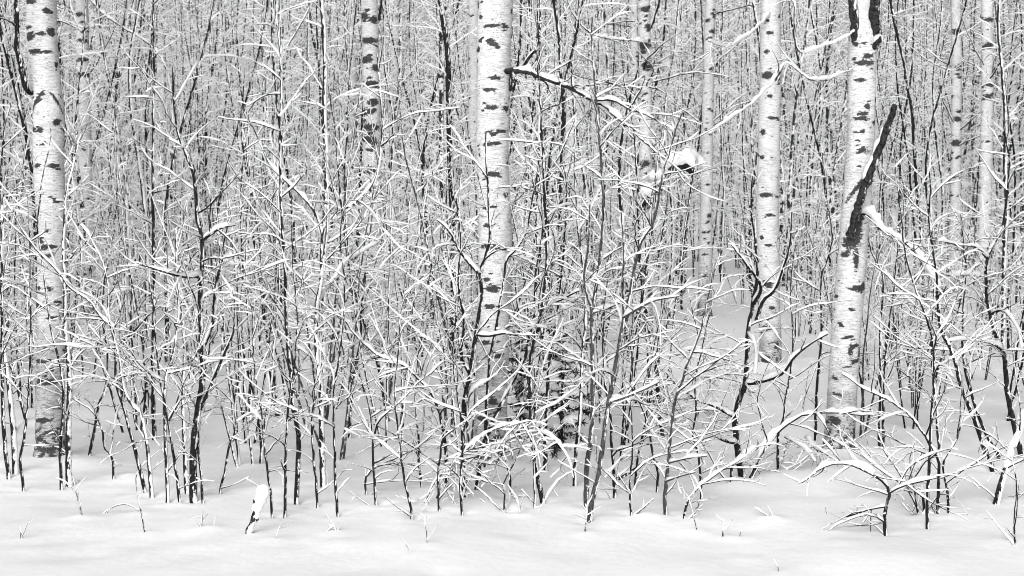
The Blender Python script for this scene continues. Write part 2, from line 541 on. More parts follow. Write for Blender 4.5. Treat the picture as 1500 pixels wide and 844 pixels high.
G_MARKS = [(1248, 66, 16, 9, -.4), (1281, 66, 18, 14, .8), (1260, 94, 30, 10), (1255, 119, 19, 6), (1279, 148, 6, 11), (1266, 157, 9, 9), (1261, 168, 14, 8), (1257, 175, 26, 7), (1278, 180, 9, 9),
           (1259, 194, 18, 4), (1252, 206, 8, 3), (1258, 221, 14, 8), (1254, 244, 8, 5), (1259, 266, 46, 13, 1.25), (1255, 322, 12, 36), (1250, 340, 20, 30), (1243, 355, 26, 24),
           (1251, 378, 8, 44), (1236, 372, 16, 10), (1256, 422, 30, 11), (1263, 418, 12, 12), (1245, 453, 10, 4), (1230, 476, 11, 7, -.5), (1238, 493, 20, 6, .2),
           (1243, 512, 7, 22), (1251, 506, 18, 6), (1257, 516, 6, 24), (1251, 528, 18, 5), (1221, 553, 12, 5, -.3), (1223, 576, 18, 5, -.3), (1219, 615, 18, 16), (1249, 640, 7, 50), (1220, 657, 16, 12), (1238, 536, 14, 4)]
F_MARKS = [(1122, 32, 7, 5), (1125, 50, 9, 7), (1140, 25, 5, 7), (1120, 77, 11, 5), (1121, 112, 20, 14), (1136, 115, 16, 12), (1125, 142, 8, 6), (1130, 174, 18, 6), (1115, 194, 10, 10),
           (1114, 231, 10, 7), (1119, 286, 22, 8), (1125, 315, 12, 6), (1114, 348, 7, 6), (1124, 359, 12, 5), (1139, 348, 5, 6), (1128, 450, 9, 6), (1122, 415, 16, 14), (1121, 480, 14, 10), (1119, 525, 16, 14), (1136, 505, 8, 14)]

birch('stout white birch nearest the left edge, dark inverted V scar on its trunk',
      [(58, 0, 44), (63, 100, 43), (69, 165, 46), (70, 240, 44), (75, 330, 42), (75, 420, 40), (75, 560, 40), (76, 668, 42)], 668, A_MARKS, seed=11, age_top=1.5,
      limbs=[dict(p=[(46, 136), (38, 128), (31, 95), (25, 70), (25, 30), (22, -40)], w0=9, w1=6, dd=-.25, off=-.05, mat=M_DARK, snow=.25),
             dict(p=[(28, 40), (14, 32), (-4, 24)], w0=3, w1=1.5, dd=-.3, off=-.2, mat=M_DARK, snow=.4)])
birch('stoutest white birch at the middle, snowy limb reaching right from its upper trunk',
      [(726, 0, 52), (723, 100, 49), (721, 200, 48), (722, 250, 47), (725, 330, 49), (724, 430, 48), (720, 560, 47), (716, 684, 48)], 684, C_MARKS, seed=12, age_top=1.35,
      limbs=[dict(p=[(738, 104), (757, 104), (775, 106), (795, 114), (823, 124), (840, 131), (866, 145), (881, 152), (899, 168), (916, 183), (931, 189)], w0=9, w1=3, dd=-.5, off=-.05, snow=1.35, wide=1.1, twigs=10, mat=M_OLD),
             dict(p=[(870, 146), (899, 148), (926, 161), (946, 168), (965, 178), (985, 190)], w0=4, w1=2, dd=-.3, off=-.45, snow=1.4, twigs=6),
             dict(p=[(760, 104), (770, 92), (784, 74)], w0=6, w1=4, dd=-.1, off=-.06, snow=.5, mat=M_DARK),
             dict(p=[(775, 106), (782, 94), (787, 87), (788, 77), (780, 66)], w0=4, w1=2, dd=.1, off=-.12, snow=.3, mat=M_DARK),
             dict(p=[(795, 116), (803, 126), (807, 138), (804, 145), (796, 152)], w0=4, w1=2, dd=-.1, off=-.2, snow=.5, mat=M_DARK),
             dict(p=[(748, 104), (752, 115), (748, 134)], w0=8, w1=5, dd=0, off=-.1, snow=0, mat=M_DARK),
             dict(p=[(931, 196), (959, 221), (980, 237), (994, 249), (1008, 263)], w0=3, w1=1.5, dd=-.3, off=-.55, snow=.8, twigs=4)])
birch('stout leaning birch right of centre with a broken snow-tipped stub and forked top',
      [(1264, 0, 38), (1264, 40, 42), (1262, 100, 41), (1261, 200, 40), (1256, 300, 41), (1250, 360, 42), (1246, 430, 43), (1240, 500, 43), (1233, 600, 43), (1230, 664, 44)], 664, G_MARKS, seed=13, age_top=.75,
      limbs=[dict(p=[(1246, 345), (1256, 305), (1268, 272), (1285, 226), (1300, 186), (1312, 154)], w0=13, w1=9, dd=-.25, off=-.12, snow=1.0, wide=.8, steep=-.2, mat=M_OLD),
             dict(p=[(1262, 312), (1273, 315), (1290, 334), (1314, 348), (1336, 364), (1361, 399), (1376, 420)], w0=6, w1=3, dd=-.6, off=-.14, snow=2.3, wide=1.35, twigs=9, mat=M_DARK),
             dict(p=[(1276, 60), (1283, 40), (1281, 20), (1289, -40)], w0=18, w1=14, dd=-.15, off=-.05, snow=.3, mat=M_OLD),
             dict(p=[(1256, 60), (1252, 30), (1248, 0), (1246, -40)], w0=15, w1=10, dd=-.1, off=-.06, snow=.3, mat=M_OLD),
             dict(p=[(1270, 75), (1284, 64), (1290, 56)], w0=12, w1=9, dd=-.1, off=-.06, snow=1.2, mat=M_FLECK),
             dict(p=[(1252, 44), (1232, 58), (1209, 66), (1182, 77), (1168, 72), (1163, 48), (1164, 10), (1150, -10)], w0=3.5, w1=2, dd=-.5, off=-.1, snow=1.5, wide=1.2, twigs=4, tl=.25),
             dict(p=[(1248, 100), (1234, 108), (1212, 116), (1190, 117), (1165, 100), (1150, 92), (1130, 122), (1100, 152), (1060, 180), (1040, 196)], w0=3.5, w1=1.6, dd=-.9, off=-.1, snow=1.4, wide=1.2, twigs=6, tl=.3)])
birch('pale birch in the middle distance just left of the leaning stub birch',
      [(1129, 0, 29), (1128, 100, 31), (1124, 300, 33), (1127, 420, 31), (1129, 500, 32), (1128, 548, 34)], 548, F_MARKS, seed=14, age_top=.9,
      limbs=[dict(p=[(1128, 20), (1098, 50), (1075, 64), (1058, 67), (1038, 60)], w0=4, w1=2, dd=-.8, off=-.1, snow=1.5, wide=1.2, twigs=5),
             dict(p=[(1136, 120), (1142, 108), (1150, 92)], w0=5, w1=3, dd=-.1, off=-.1, snow=1.4)])
FARB = 'birches standing in the middle distance'
birch('slim pale birch with its bare foot showing on open snow',
      [(1041, 0, 15), (1037, 150, 17), (1034, 300, 18), (1032, 465, 21)], 465, [(1044, 47, 12, 7), (1030, 340, 8, 5), (1030, 372, 8, 4)], seed=15, front_random=True, rnd=1.2, fine=False, group=FARB)
birch('dark-banded birch left of the stoutest middle birch',
      [(541, 0, 24), (544, 150, 25), (545, 300, 26), (546, 520, 28)], 520,
      [(533, 25, 14, 10), (548, 30, 12, 10), (540, 60, 22, 9), (536, 88, 16, 10), (551, 100, 10, 10), (542, 124, 24, 10), (548, 150, 14, 9), (536, 165, 16, 9), (545, 187, 24, 10), (540, 205, 20, 9), (551, 212, 8, 9), (540, 250, 18, 9), (545, 280, 20, 9)],
      seed=16, front_random=True, rnd=1.6, fine=True, group=FARB, age_top=2.4, mark_scale=1.35)
birch('spotted birch carrying a crooked broken bough capped by a big snow lump',
      [(943, 0, 18), (946, 120, 19), (946, 300, 20), (946, 500, 22)], 500,
      [(944, 15, 14, 8), (950, 40, 12, 8), (942, 68, 16, 12), (948, 100, 14, 9), (944, 240, 14, 9), (943, 395, 12, 9), (948, 430, 14, 12), (945, 465, 14, 12), (946, 492, 18, 8)], seed=17, mark_scale=1.3, front_random=True, rnd=1.3, fine=False, group=FARB, lumps=[(1007, 234, 25, 15), (984, 240, 14, 9), (964, 256, 13, 8), (950, 278, 10, 9)],
      limbs=[dict(p=[(942, 306), (952, 287), (966, 266), (980, 250), (1000, 244), (1020, 246)], w0=15, w1=12, dd=-.6, off=-.1, snow=2.2, wide=1.5, mat=M_FLECK),
             dict(p=[(1004, 240), (1008, 247), (1012, 251)], w0=12, w1=8, dd=-.25, off=-.62, snow=0, mat=M_DARK),  # no real limb: dark tube that paints in the shaded hollow under the lump
             dict(p=[(990, 245), (978, 254), (969, 268), (964, 286)], w0=10, w1=7, dd=-.05, off=-.6, snow=.2, mat=M_OLD),
             dict(p=[(830, -6), (840, 22), (869, 50), (904, 57), (940, 60), (948, 62)], w0=2, w1=4, dd=.9, off=-1.0, snow=1.5, wide=1.2, twigs=5)])
birch('thin birch right of the leaning stub birch, left of a matching pair',
      [(1400, 0, 14), (1401, 200, 15), (1400, 430, 16)], 448, [(1400, 48, 14, 9), (1402, 100, 12, 9), (1400, 175, 10, 7), (1399, 210, 14, 9)], seed=18, mark_scale=1.3, front_random=True, rnd=1.4, fine=False, group=FARB)
birch('thin birch right of the leaning stub birch, right of a matching pair',
      [(1446, 0, 17), (1445, 200, 18), (1441, 470, 20)], 474, [(1446, 30, 12, 6), (1445, 68, 12, 9), (1447, 125, 14, 6), (1445, 143, 12, 9)], seed=19, mark_scale=1.3, front_random=True, rnd=1.3, fine=False, group=FARB)
birch('spotted birch behind and right of the leftmost stout birch',
      [(119, 0, 18), (122, 100, 19), (127, 300, 20), (130, 470, 22)], 468, [(117, 22, 12, 6), (122, 60, 14, 5), (124, 88, 16, 6), (125, 110, 18, 8), (120, 135, 10, 5)], seed=20, mark_scale=1.3, front_random=True, rnd=1.3, fine=False, group=FARB,
      limbs=[dict(p=[(120, -20), (134, 0), (149, 18), (180, 40), (219, 65), (240, 92), (250, 130), (254, 185)], w0=4, w1=1.8, dd=-1.5, off=-.1, snow=1.2, wide=1.15, twigs=7),
             dict(p=[(118, -30), (104, 0), (108, 22), (118, 45), (128, 40)], w0=3, w1=1.6, dd=-.8, off=-.1, snow=1.0, twigs=3)])
birch('pale birch half hidden behind the left side of the stoutest middle birch',
      [(694, 0, 16), (695, 200, 17), (697, 440, 18)], 452, seed=21, front_random=True, rnd=1.3, fine=False, group=FARB)
birch('narrow spotted birch close behind the right side of the stoutest middle birch',
      [(764, 0, 12), (765, 200, 13), (766, 420, 14)], 430, seed=22, front_random=True, rnd=1.6, fine=False, group=FARB)
birch('narrow spotted birch between the pale middle-distance birch and the leaning one',
      [(1157, 0, 10), (1158, 200, 11), (1160, 410, 12)], 412, seed=23, front_random=True, rnd=1.5, fine=False, group=FARB)
birch('pale narrow birch seen left of the dark-banded birch, well behind',
      [(516, 0, 11), (517, 200, 11), (518, 405, 12)], 405, seed=25, front_random=True, rnd=1.5, fine=False, group=FARB)
birch('pale narrow birch far behind, just right of the dark-banded birch',
      [(578, 0, 12), (577, 200, 12), (577, 405, 13)], 410, seed=26, front_random=True, rnd=1.3, fine=False, group=FARB)
birch('pale narrow birch far behind, close left of the snow-lump birch',
      [(929, 0, 11), (930, 200, 12), (931, 410, 12)], 415, seed=27, front_random=True, rnd=1.3, fine=False, group=FARB)
birch('rightmost pale birch stem, dark-spotted and slim at the picture edge',
      [(1484, 0, 12), (1485, 200, 13), (1486, 415, 14)], 420, seed=28, front_random=True, rnd=1.5, fine=False, group=FARB)

# ------------------------------------------------------------------ traced near saplings
# label, base width px, stem points (px) base first, options
NEAR = 'snow-laden saplings along the front of the thicket'
S = []


def sap(label, w, pts, **kw):
    S.append((label, w, pts, kw))


sap('thin dark sapling at the very left edge, curving out of view', 6, [(12, 695), (6, 640), (3, 560), (3, 450), (2, 330), (2, 240)], nb=10)
sap('thick snow-mottled sapling at the left edge beside a thinner one', 10, [(23, 690), (20, 640), (14, 570), (6, 510), (2, 430), (5, 340)], nb=10, mat=1)
sap('slim sapling just left of the leftmost birch foot', 4, [(34, 712), (30, 672), (37, 630), (43, 560), (45, 480), (44, 380), (42, 310)], nb=11)
sap('thin dark sapling crossing in front of the leftmost stout birch', 4.5, [(90, 707), (88, 660), (93, 590), (89, 539), (75, 483), (70, 447), (61, 379), (55, 330), (60, 280)], nb=12)
sap('pale mottled sapling hugging the right side of the leftmost stout birch', 10, [(101, 702), (100, 640), (102, 560), (97, 490), (95, 420), (93, 360), (96, 290)], nb=13, mat=1)
sap('bowed dark sapling first to the right of the leftmost birch foot', 4.5, [(131, 665), (138, 630), (145, 592), (156, 562), (157, 515), (150, 470), (152, 420)], nb=10)
sap('short crooked sapling with kinked stem right of the leftmost birch', 3.5, [(166, 694), (164, 670), (153, 655), (148, 625), (135, 603), (110, 586)], nb=7, ext=.3)
sap('dark S-curved sapling leaning left over the leftmost birch', 5.5, [(211, 713), (197, 658), (187, 618), (179, 591), (170, 560), (169, 500), (164, 478), (148, 465), (130, 441), (101, 420), (88, 402), (60, 373)], nb=14)
sap('pale bent sapling paired beside the dark S-curved one', 6.5, [(222, 720), (217, 662), (211, 622), (205, 604), (190, 588), (180, 560), (174, 520), (160, 470), (158, 420)], nb=11, mat=1)
sap('straight pale-flecked sapling left of the thick forked one', 6, [(246, 732), (243, 660), (241, 600), (243, 550), (254, 515), (262, 450), (258, 390)], nb=11, mat=1)
sap('thin dark sapling slanting left of the thick forked one', 4.5, [(263, 733), (258, 690), (250, 642), (241, 590), (232, 540), (226, 470)], nb=9)
sap('thick dark forked sapling with bare black foot left of the small stump', 12, [(283, 732), (283, 660), (288, 610), (294, 575), (297, 540), (295, 500), (294, 440), (295, 400), (296, 350), (288, 318), (284, 260), (262, 200)], nb=17, L=.8,
    limbs=[[(296, 512), (306, 490), (313, 466), (314, 438), (319, 405), (329, 373), (327, 335), (340, 290)], [(294, 600), (307, 569), (327, 521), (342, 486), (344, 447), (340, 420)], [(296, 352), (320, 335), (345, 330)], [(294, 404), (270, 405), (240, 398), (200, 385)]])
sap('faint pale sapling hidden behind the thick forked one', 8, [(274, 716), (270, 640), (268, 570), (270, 500), (265, 430)], nb=9, mat=1)
sap('thin whip close against the right foot of the thick forked sapling', 4, [(297, 735), (294, 690), (290, 655), (292, 600), (303, 540), (310, 480)], nb=8)
sap('slender dark sapling standing alone on snow left of the small stump', 3.5, [(322, 722), (330, 688), (335, 655), (345, 630), (344, 590), (350, 540), (348, 470)], nb=10)
sap('thin sapling directly behind the small snow-capped stump', 3.5, [(398, 758), (396, 720), (392, 690), (387, 650), (384, 610), (378, 575), (373, 540), (370, 470)], nb=11)
sap('thin upright sapling first right of the small snow-capped stump', 4.2, [(417, 757), (418, 700), (419, 650), (423, 590), (432, 530), (436, 470), (430, 400)], nb=11)
sap('tall straight dark sapling rising far above the stump', 7.5, [(434, 736), (436, 690), (437, 640), (430, 600), (427, 560), (421, 498), (418, 440), (418, 409), (415, 350), (411, 280), (410, 180), (412, 100), (405, 30), (402, -30)], nb=22, ext=.2)
sap('thin sapling close left of the mottled Y-forked one', 4, [(465, 742), (462, 700), (458, 660), (457, 620), (462, 560), (452, 500), (448, 440)], nb=9)
sap('snow-mottled sapling forking into a wide Y at mid height', 9.5, [(473, 712), (471, 640), (470, 570), (465, 530), (463, 490), (464, 453), (471, 405), (473, 345), (490, 315), (520, 297), (545, 272), (556, 235), (560, 180)], nb=15, mat=1, L=.75,
    limbs=[[(473, 345), (462, 312), (440, 285), (415, 262), (395, 240), (372, 190)], [(464, 420), (485, 412), (505, 385), (525, 372), (555, 355)], [(470, 400), (478, 350), (480, 280), (474, 220)]])
sap('thin upright sapling first right of the wide Y-forked one', 4, [(495, 754), (491, 715), (490, 660), (489, 620), (490, 565), (500, 500), (505, 430), (500, 370)], nb=11)
sap('small sapling with elbowed stem crossing a straight one, middle left', 3.6, [(536, 726), (534, 705), (540, 693), (552, 684), (572, 675), (588, 668), (604, 660)], nb=6, ext=.25)
sap('short sapling with zigzag top standing alone left of the middle birch', 4.2, [(550, 742), (549, 710), (548, 690), (546, 652), (553, 620), (568, 604), (585, 590)], nb=8, ext=.35, limbs=[[(546, 652), (543, 612), (537, 582), (530, 562)]])
sap('thin sapling with a wispy foot left of the arched sapling', 3.6, [(603, 764), (600, 735), (594, 712), (589, 680), (586, 650), (580, 600), (579, 560), (585, 500)], nb=10)
sap('thin dark sapling just left of the arched sapling', 3.6, [(617, 718), (614, 680), (613, 640), (608, 590), (612, 530), (620, 460)], nb=10)
sap('thin whip standing forward between arched sapling and thick bough-forked one', 3.6, [(643, 752), (642, 700), (646, 660), (652, 620), (656, 570), (650, 520)], nb=8)
sap('arched dark sapling bowing over to the left of the middle birch', 6.5, [(655, 725), (654, 682), (651, 645), (645, 611), (635, 581), (618, 560), (590, 534), (560, 524), (533, 504), (514, 483)], nb=12, ext=.15, snow=1.4)
sap('thick dark sapling branching widely in front of the middle birch', 10, [(681, 731), (679, 674), (679, 631), (681, 588), (686, 560), (696, 500), (702, 459), (706, 430), (704, 400), (710, 377), (718, 350), (716, 300)], nb=16, L=.75,
    limbs=[[(704, 402), (689, 388), (671, 364), (659, 340), (640, 322)], [(682, 588), (692, 572), (712, 560), (730, 545), (740, 528)], [(698, 490), (716, 492), (742, 488), (770, 496)], [(688, 548), (676, 520), (680, 470), (672, 420), (675, 350), (668, 290)]])
sap('thin straight whip in front of the thick branching middle sapling', 3.6, [(677, 755), (674, 720), (676, 680), (678, 640), (672, 590), (664, 530), (668, 460)], nb=10)
sap('dark sapling leaning right across the foot of the middle birch', 7.5, [(698, 720), (702, 682), (709, 652), (722, 617), (731, 600), (745, 572), (760, 545), (772, 513), (778, 480), (784, 458), (784, 418), (786, 395), (795, 340)], nb=14,
    limbs=[[(784, 458), (807, 447), (832, 434), (848, 426)], [(778, 480), (760, 455), (755, 420)]])
sap('upright dark sapling directly before the middle birch trunk', 6, [(711, 690), (712, 614), (715, 560), (718, 525), (727, 480), (732, 447), (739, 409), (741, 382), (757, 364), (772, 338), (780, 290)], nb=13)
sap('short zigzag sapling under the arched snowy boughs', 3.6, [(748, 731), (747, 697), (739, 674), (733, 662), (745, 640), (758, 610)], nb=6, ext=.25)
sap('thin bent whip left beneath the arched snowy boughs', 3.2, [(739, 748), (738, 716), (733, 709), (712, 706), (700, 700)], nb=4, ext=.1)
sap('curved dark sapling with black foot right of the middle birch', 7.5, [(795, 737), (790, 714), (785, 682), (780, 645), (778, 600), (777, 560), (778, 521), (790, 470), (796, 440), (801, 379), (800, 338), (797, 270), (794, 190), (790, 120)], nb=17)
sap('thin pale whip beside the curved black-footed sapling', 3.2, [(783, 743), (783, 700), (780, 660), (784, 610), (790, 560)], nb=7, mat=1)
sap('dark upright sapling behind the curved black-footed one', 6.5, [(799, 690), (799, 628), (802, 588), (803, 550), (812, 490), (820, 430), (826, 360), (830, 290)], nb=12)
sap('mottled sapling just left of the crossing grey pair', 6.5, [(842, 716), (843, 674), (847, 634), (850, 603), (852, 560), (853, 510), (858, 474), (855, 400), (846, 330), (842, 250)], nb=13, mat=1)
sap('smooth grey sapling of the crossing pair leaning right', 8, [(863, 764), (868, 731), (877, 696), (881, 668), (887, 617), (891, 588), (896, 566), (902, 527), (910, 486), (914, 465), (921, 447), (927, 403), (936, 367), (942, 350), (957, 326), (968, 270)], nb=13, mat=2,
    limbs=[[(891, 590), (915, 582), (945, 570), (965, 560)], [(914, 465), (935, 452), (960, 440), (995, 434)], [(914, 462), (912, 420), (914, 370), (910, 310)]])
sap('smooth grey sapling of the crossing pair standing upright', 8, [(859, 742), (859, 708), (860, 679), (864, 654), (868, 611), (868, 560), (868, 510), (867, 459), (872, 430), (878, 388), (881, 350), (884, 300), (879, 214), (872, 130)], nb=15, mat=2,
    limbs=[[(867, 455), (858, 425), (856, 397), (862, 358), (864, 300)], [(868, 458), (890, 452), (912, 450)]])
sap('short dark sapling right of the crossing grey pair', 5.5, [(900, 731), (898, 674), (895, 640), (894, 608), (886, 560), (884, 520)], nb=9)
sap('thin twiggy whip second right of the crossing grey pair', 3.2, [(924, 756), (922, 722), (924, 688), (927, 645), (925, 610)], nb=8, ext=.2)
sap('dark thin sapling crossing above the fallen branch, left one', 3.8, [(930, 718), (934, 674), (940, 645), (947, 610), (950, 560), (958, 510)], nb=9)
sap('dark thin sapling crossing above the fallen branch, right one', 3.8, [(962, 722), (964, 694), (956, 665), (953, 640), (946, 610), (930, 570), (925, 520)], nb=9)
sap('smooth grey sapling with twiggy snowy top right of the fallen branch', 6, [(975, 756), (974, 725), (979, 679), (982, 640), (986, 611), (990, 583), (998, 565), (1007, 533), (1018, 508), (1030, 470)], nb=14, mat=2, L=.6,
    limbs=[[(976, 705), (995, 698), (1018, 692)], [(980, 678), (1005, 672), (1035, 668)]])
sap('thin upright sapling left of the gnarled black one', 3.5, [(1027, 731), (1026, 697), (1023, 668), (1015, 637), (1020, 600), (1018, 560), (1026, 520)], nb=9)
sap('low arching sapling bending right before the gnarled black one', 4, [(1002, 762), (1005, 739), (1014, 724), (1028, 710), (1050, 694), (1075, 680), (1092, 668)], nb=8, ext=.1, snow=1.3)
sap('gnarled thick black sapling with spreading limbs in open snow', 11, [(1088, 701), (1083, 678), (1080, 654), (1077, 617), (1082, 588), (1091, 566), (1094, 530), (1096, 486), (1104, 438), (1110, 400), (1106, 350)], nb=9, L=.6,
    limbs=[[(1076, 611), (1051, 597), (1023, 586), (1000, 571), (984, 556), (975, 545)], [(1092, 562), (1112, 560), (1145, 548), (1163, 524), (1187, 504), (1213, 489)], [(1096, 488), (1106, 505), (1108, 525), (1106, 548)], [(1108, 470), (1118, 440), (1135, 425), (1148, 391), (1157, 358), (1160, 310)], [(1104, 445), (1115, 421), (1098, 394), (1071, 358)], [(1080, 650), (1060, 645), (1045, 638), (1022, 634)]], lsnow=1.7)
sap('bowed dark sapling arching right across the leaning birch foot', 6.5, [(1098, 706), (1109, 679), (1115, 665), (1128, 648), (1142, 631), (1159, 617), (1179, 607), (1213, 604), (1240, 606), (1262, 608)], nb=7, ext=.1, snow=1.9)
sap('short thick stub sapling beside the gnarled black one', 6.5, [(1070, 712), (1071, 690), (1073, 678), (1085, 672), (1096, 667)], nb=3, ext=.08, snow=1.8)
sap('thin dark sapling between the gnarled one and the leaning birch', 4, [(1139, 697), (1139, 660), (1140, 635), (1148, 611), (1151, 583), (1156, 560), (1162, 500), (1158, 440)], nb=11)
sap('slim dark sapling rising close left of the leaning birch', 4.5, [(1195, 645), (1195, 620), (1197, 565), (1203, 498), (1203, 409), (1213, 379), (1219, 350), (1212, 290)], nb=11)
sap('left one of two dark upright saplings right of the leaning birch', 4.5, [(1288, 662), (1288, 620), (1290, 560), (1289, 500), (1291, 460), (1294, 409), (1289, 391), (1276, 367), (1268, 320)], nb=11)
sap('right one of two dark upright saplings right of the leaning birch', 4.2, [(1294, 665), (1294, 600), (1296, 540), (1302, 480), (1310, 420), (1316, 350)], nb=11)
sap('tall straight sapling at the heart of the right-hand clump', 5, [(1358, 768), (1359, 719), (1362, 674), (1363, 640), (1366, 594), (1368, 560), (1366, 498), (1355, 460), (1340, 421), (1326, 370), (1320, 310)], nb=13, limbs=[[(1366, 500), (1376, 485), (1387, 472), (1400, 440)]])
sap('sapling of the right-hand clump arching over to the left', 5.5, [(1374, 752), (1375, 708), (1375, 677), (1364, 654), (1350, 631), (1332, 608), (1300, 585), (1265, 570)], nb=10, ext=.15, snow=1.3)
sap('rightmost sapling of the right-hand clump with elbow above its foot', 4.2, [(1390, 751), (1387, 719), (1382, 691), (1382, 674), (1389, 662), (1401, 645), (1409, 617), (1413, 595)], nb=8, ext=.3)
sap('short slanting stem left in the right-hand clump', 4.2, [(1345, 751), (1338, 731), (1327, 715), (1310, 702), (1290, 690)], nb=7, ext=.15, snow=1.4)
sap('short dark stem curving left at the foot of the right-hand clump', 5, [(1354, 749), (1352, 728), (1342, 716), (1326, 706), (1316, 690)], nb=5, ext=.15, snow=1.2)
sap('low bent shrub with a thick snow arch before the leaning birch', 6, [(1297, 780), (1296, 765), (1298, 742), (1303, 722), (1293, 705), (1270, 691), (1250, 682), (1222, 679), (1199, 688), (1176, 706)], nb=8, ext=.02, snow=1.8, L=.3,
    limbs=[[(1296, 765), (1284, 757), (1272, 754), (1264, 766)], [(1298, 742), (1275, 746), (1256, 752), (1240, 757)], [(1303, 722), (1322, 712), (1345, 706), (1372, 700)]], lsnow=1.4)
sap('thick black sapling slanting left in the right edge thicket', 8.5, [(1456, 694), (1443, 660), (1433, 628), (1423, 603), (1409, 569), (1396, 518), (1380, 486), (1374, 447), (1372, 400), (1362, 340)], nb=15, L=.75)
sap('thinner slanting sapling paired with the thick black right one', 5.5, [(1466, 680), (1459, 660), (1446, 640), (1435, 614), (1422, 574), (1412, 530), (1410, 470), (1416, 400)], nb=12)
sap('thick dark sapling at the right edge curving to a snowy crown', 9, [(1497, 672), (1491, 645), (1483, 611), (1476, 578), (1471, 521), (1460, 495), (1448, 447), (1444, 409), (1446, 379), (1463, 344), (1471, 320), (1478, 260)], nb=16, L=.8,
    limbs=[[(1446, 378), (1430, 362), (1400, 358), (1375, 352)], [(1444, 405), (1420, 402), (1395, 404), (1378, 400)], [(1452, 460), (1470, 455), (1490, 480), (1497, 510)], [(1468, 512), (1450, 502), (1420, 498), (1390, 500)]], lsnow=1.7)
sap('snow-plastered leaning stem at the lower right edge', 11, [(1460, 738), (1466, 712), (1475, 682), (1488, 648), (1498, 622), (1512, 590)], nb=7, mat=1, snow=3.0, L=.5)
sap('thin whip at the lower right corner edge', 3, [(1487, 796), (1485, 770), (1489, 728), (1486, 690)], nb=4, ext=.15)
sap('dark tall pole-like sapling left of the dark-banded birch, reaching the top', 6.5, [(226, 640), (224, 540), (226, 420), (224, 300), (224, 209), (225, 100), (225, 0), (225, -60)], nb=16, ext=.3, L=.45)
sap('upright dark sapling right of the tall pole-like one', 5, [(384, 668), (378, 600), (362, 540), (352, 470), (356, 400), (352, 300), (358, 220)], nb=13)
sap('dark sapling low behind the dark-banded birch foot', 5, [(512, 640), (516, 560), (528, 500), (530, 440), (538, 380), (545, 320)], nb=12)

BIRCH_X = [('leftmost stout birch', 75), ('dark-banded birch', 545), ('stoutest middle birch', 720), ('snow-lump birch', 946), ('pale middle-distance birch', 1128), ('leaning stub birch', 1240)]
BARKS = [M_DARK, M_FLECK, M_GREY]


def build_sapling(i, label, w, pts, kw):
    rng = np.random.default_rng(1000 + i)
    D = depth_of(pts[0][1])
    dl = rng.uniform(-.35, .35)
    n = len(pts)
    hts = np.array([pts[0][1] - p[1] for p in pts]) / 400.0
    W = [at(px, py, D + dl * h) for (px, py), h in zip(pts, hts)]
    org = np.array((W[0][0], D, 0.0)); org[2] = float(ground_wave(org[0], org[1]))
    W = [np.array((W[0][0] - (W[1][0] - W[0][0]) * .4, D, W[0][2] - .16))] + W
    P = smooth_path(W, .045)
    # procedural leader beyond the traced points
    ext = kw.get('ext', .4)
    T = P[-1] - P[-4]
    Q = wander(rng, P[-1], T + np.array((0, 0, .02)), ext, .045, .05, .05, .07)
    P = np.vstack((P, Q[1:]))
    P = P + rng.normal(0, .0016, P.shape)
    m = len(P)
    r0 = w / 2 / F * D
    u = np.linspace(0, 1, m)
    R = r0 * (1.06 - .90 * u ** .85) + .0014
    R[:3] *= 1.15
    L = kw.get('L', .62) * (1.1 if w > 5 else .95)
    amt = kw.get('snow', 1.0)
    e = tag(link('sapling', None, loc=org), label, 'sapling', NEAR)
    mat = BARKS[kw.get('mat', 0)]
    g = Geo(); g.tube(P - org, R, 7)
    link('stem', g.mesh('stem', mat), e)
    sn = Geo(); sn.snow(P - org, R, rng, amt, 1.0 + .1 * (amt - 1), fork=False)
    lines = []
    low = .34 if n > 8 else .3
    sprout(rng, P - org, R, low, .99, int(kw.get('nb', 10) * 1.0), L, L * .38, .0054, 3, lines)
    # the odd dead twig low on the stem
    sprout(rng, P - org, R, .12, .4, 3, .22, .25, .004, 2, lines)
    for lp in kw.get('limbs', []):
        ld = D + dl * (pts[0][1] - lp[0][1]) / 400.0
        sl = rng.uniform(-.5, .3)
        LP = smooth_path([at(px, py, ld + sl * k / (len(lp) - 1)) for k, (px, py) in enumerate(lp)], .045)
        LR = np.linspace(min(r0 * .55, .013), .004, len(LP))
        lg = Geo(); lg.tube(LP - org, LR, 6)
        link('limb', lg.mesh('limb', mat), e)
        sn.snow(LP - org, LR, rng, kw.get('lsnow', 1.35), 1.1, fork=True)
        sprout(rng, LP - org, LR, .2, .99, max(3, len(LP) // 4), .34, .25, .0045, 2, lines, lvl=1)
    keep = []
    for ln in lines:
        c = ln[0].mean(0) + org
        cx_, cy_ = CX + c[0] / c[1] * F, HZ - (c[2] - EYE) / c[1] * F
        front = any(a < cx_ < b and cy_ < y1 and c[1] < dd for a, b, y1, dd in ((688, 758, 600, 10.3), (44, 98, 560, 10.7), (1212, 1288, 610, 10.9)))
        if not front or rng.random() < .38:
            keep.append(ln)
    tw, s2 = mesh_twigs(keep, rng, 1.0)
    link('twigs', tw.mesh('twigs', M_TWIG), e)
    sn.v += s2.v; sn.f += [f + sn.n for f in s2.f]; sn.n += s2.n
    link('snow', sn.mesh('snow', M_SNOW), e)
    MOUNDS.append((org[0], org[1], .09 + r0 * 2, .018))
    MOUNDS.append((org[0] + rng.normal(0, .02), org[1], .05 + r0, -.034))
    return e


for i, s in enumerate(S):
    build_sapling(i, *s)

# ------------------------------------------------------------------ thicket saplings behind the front row (copies of a few shapes)
protos = []


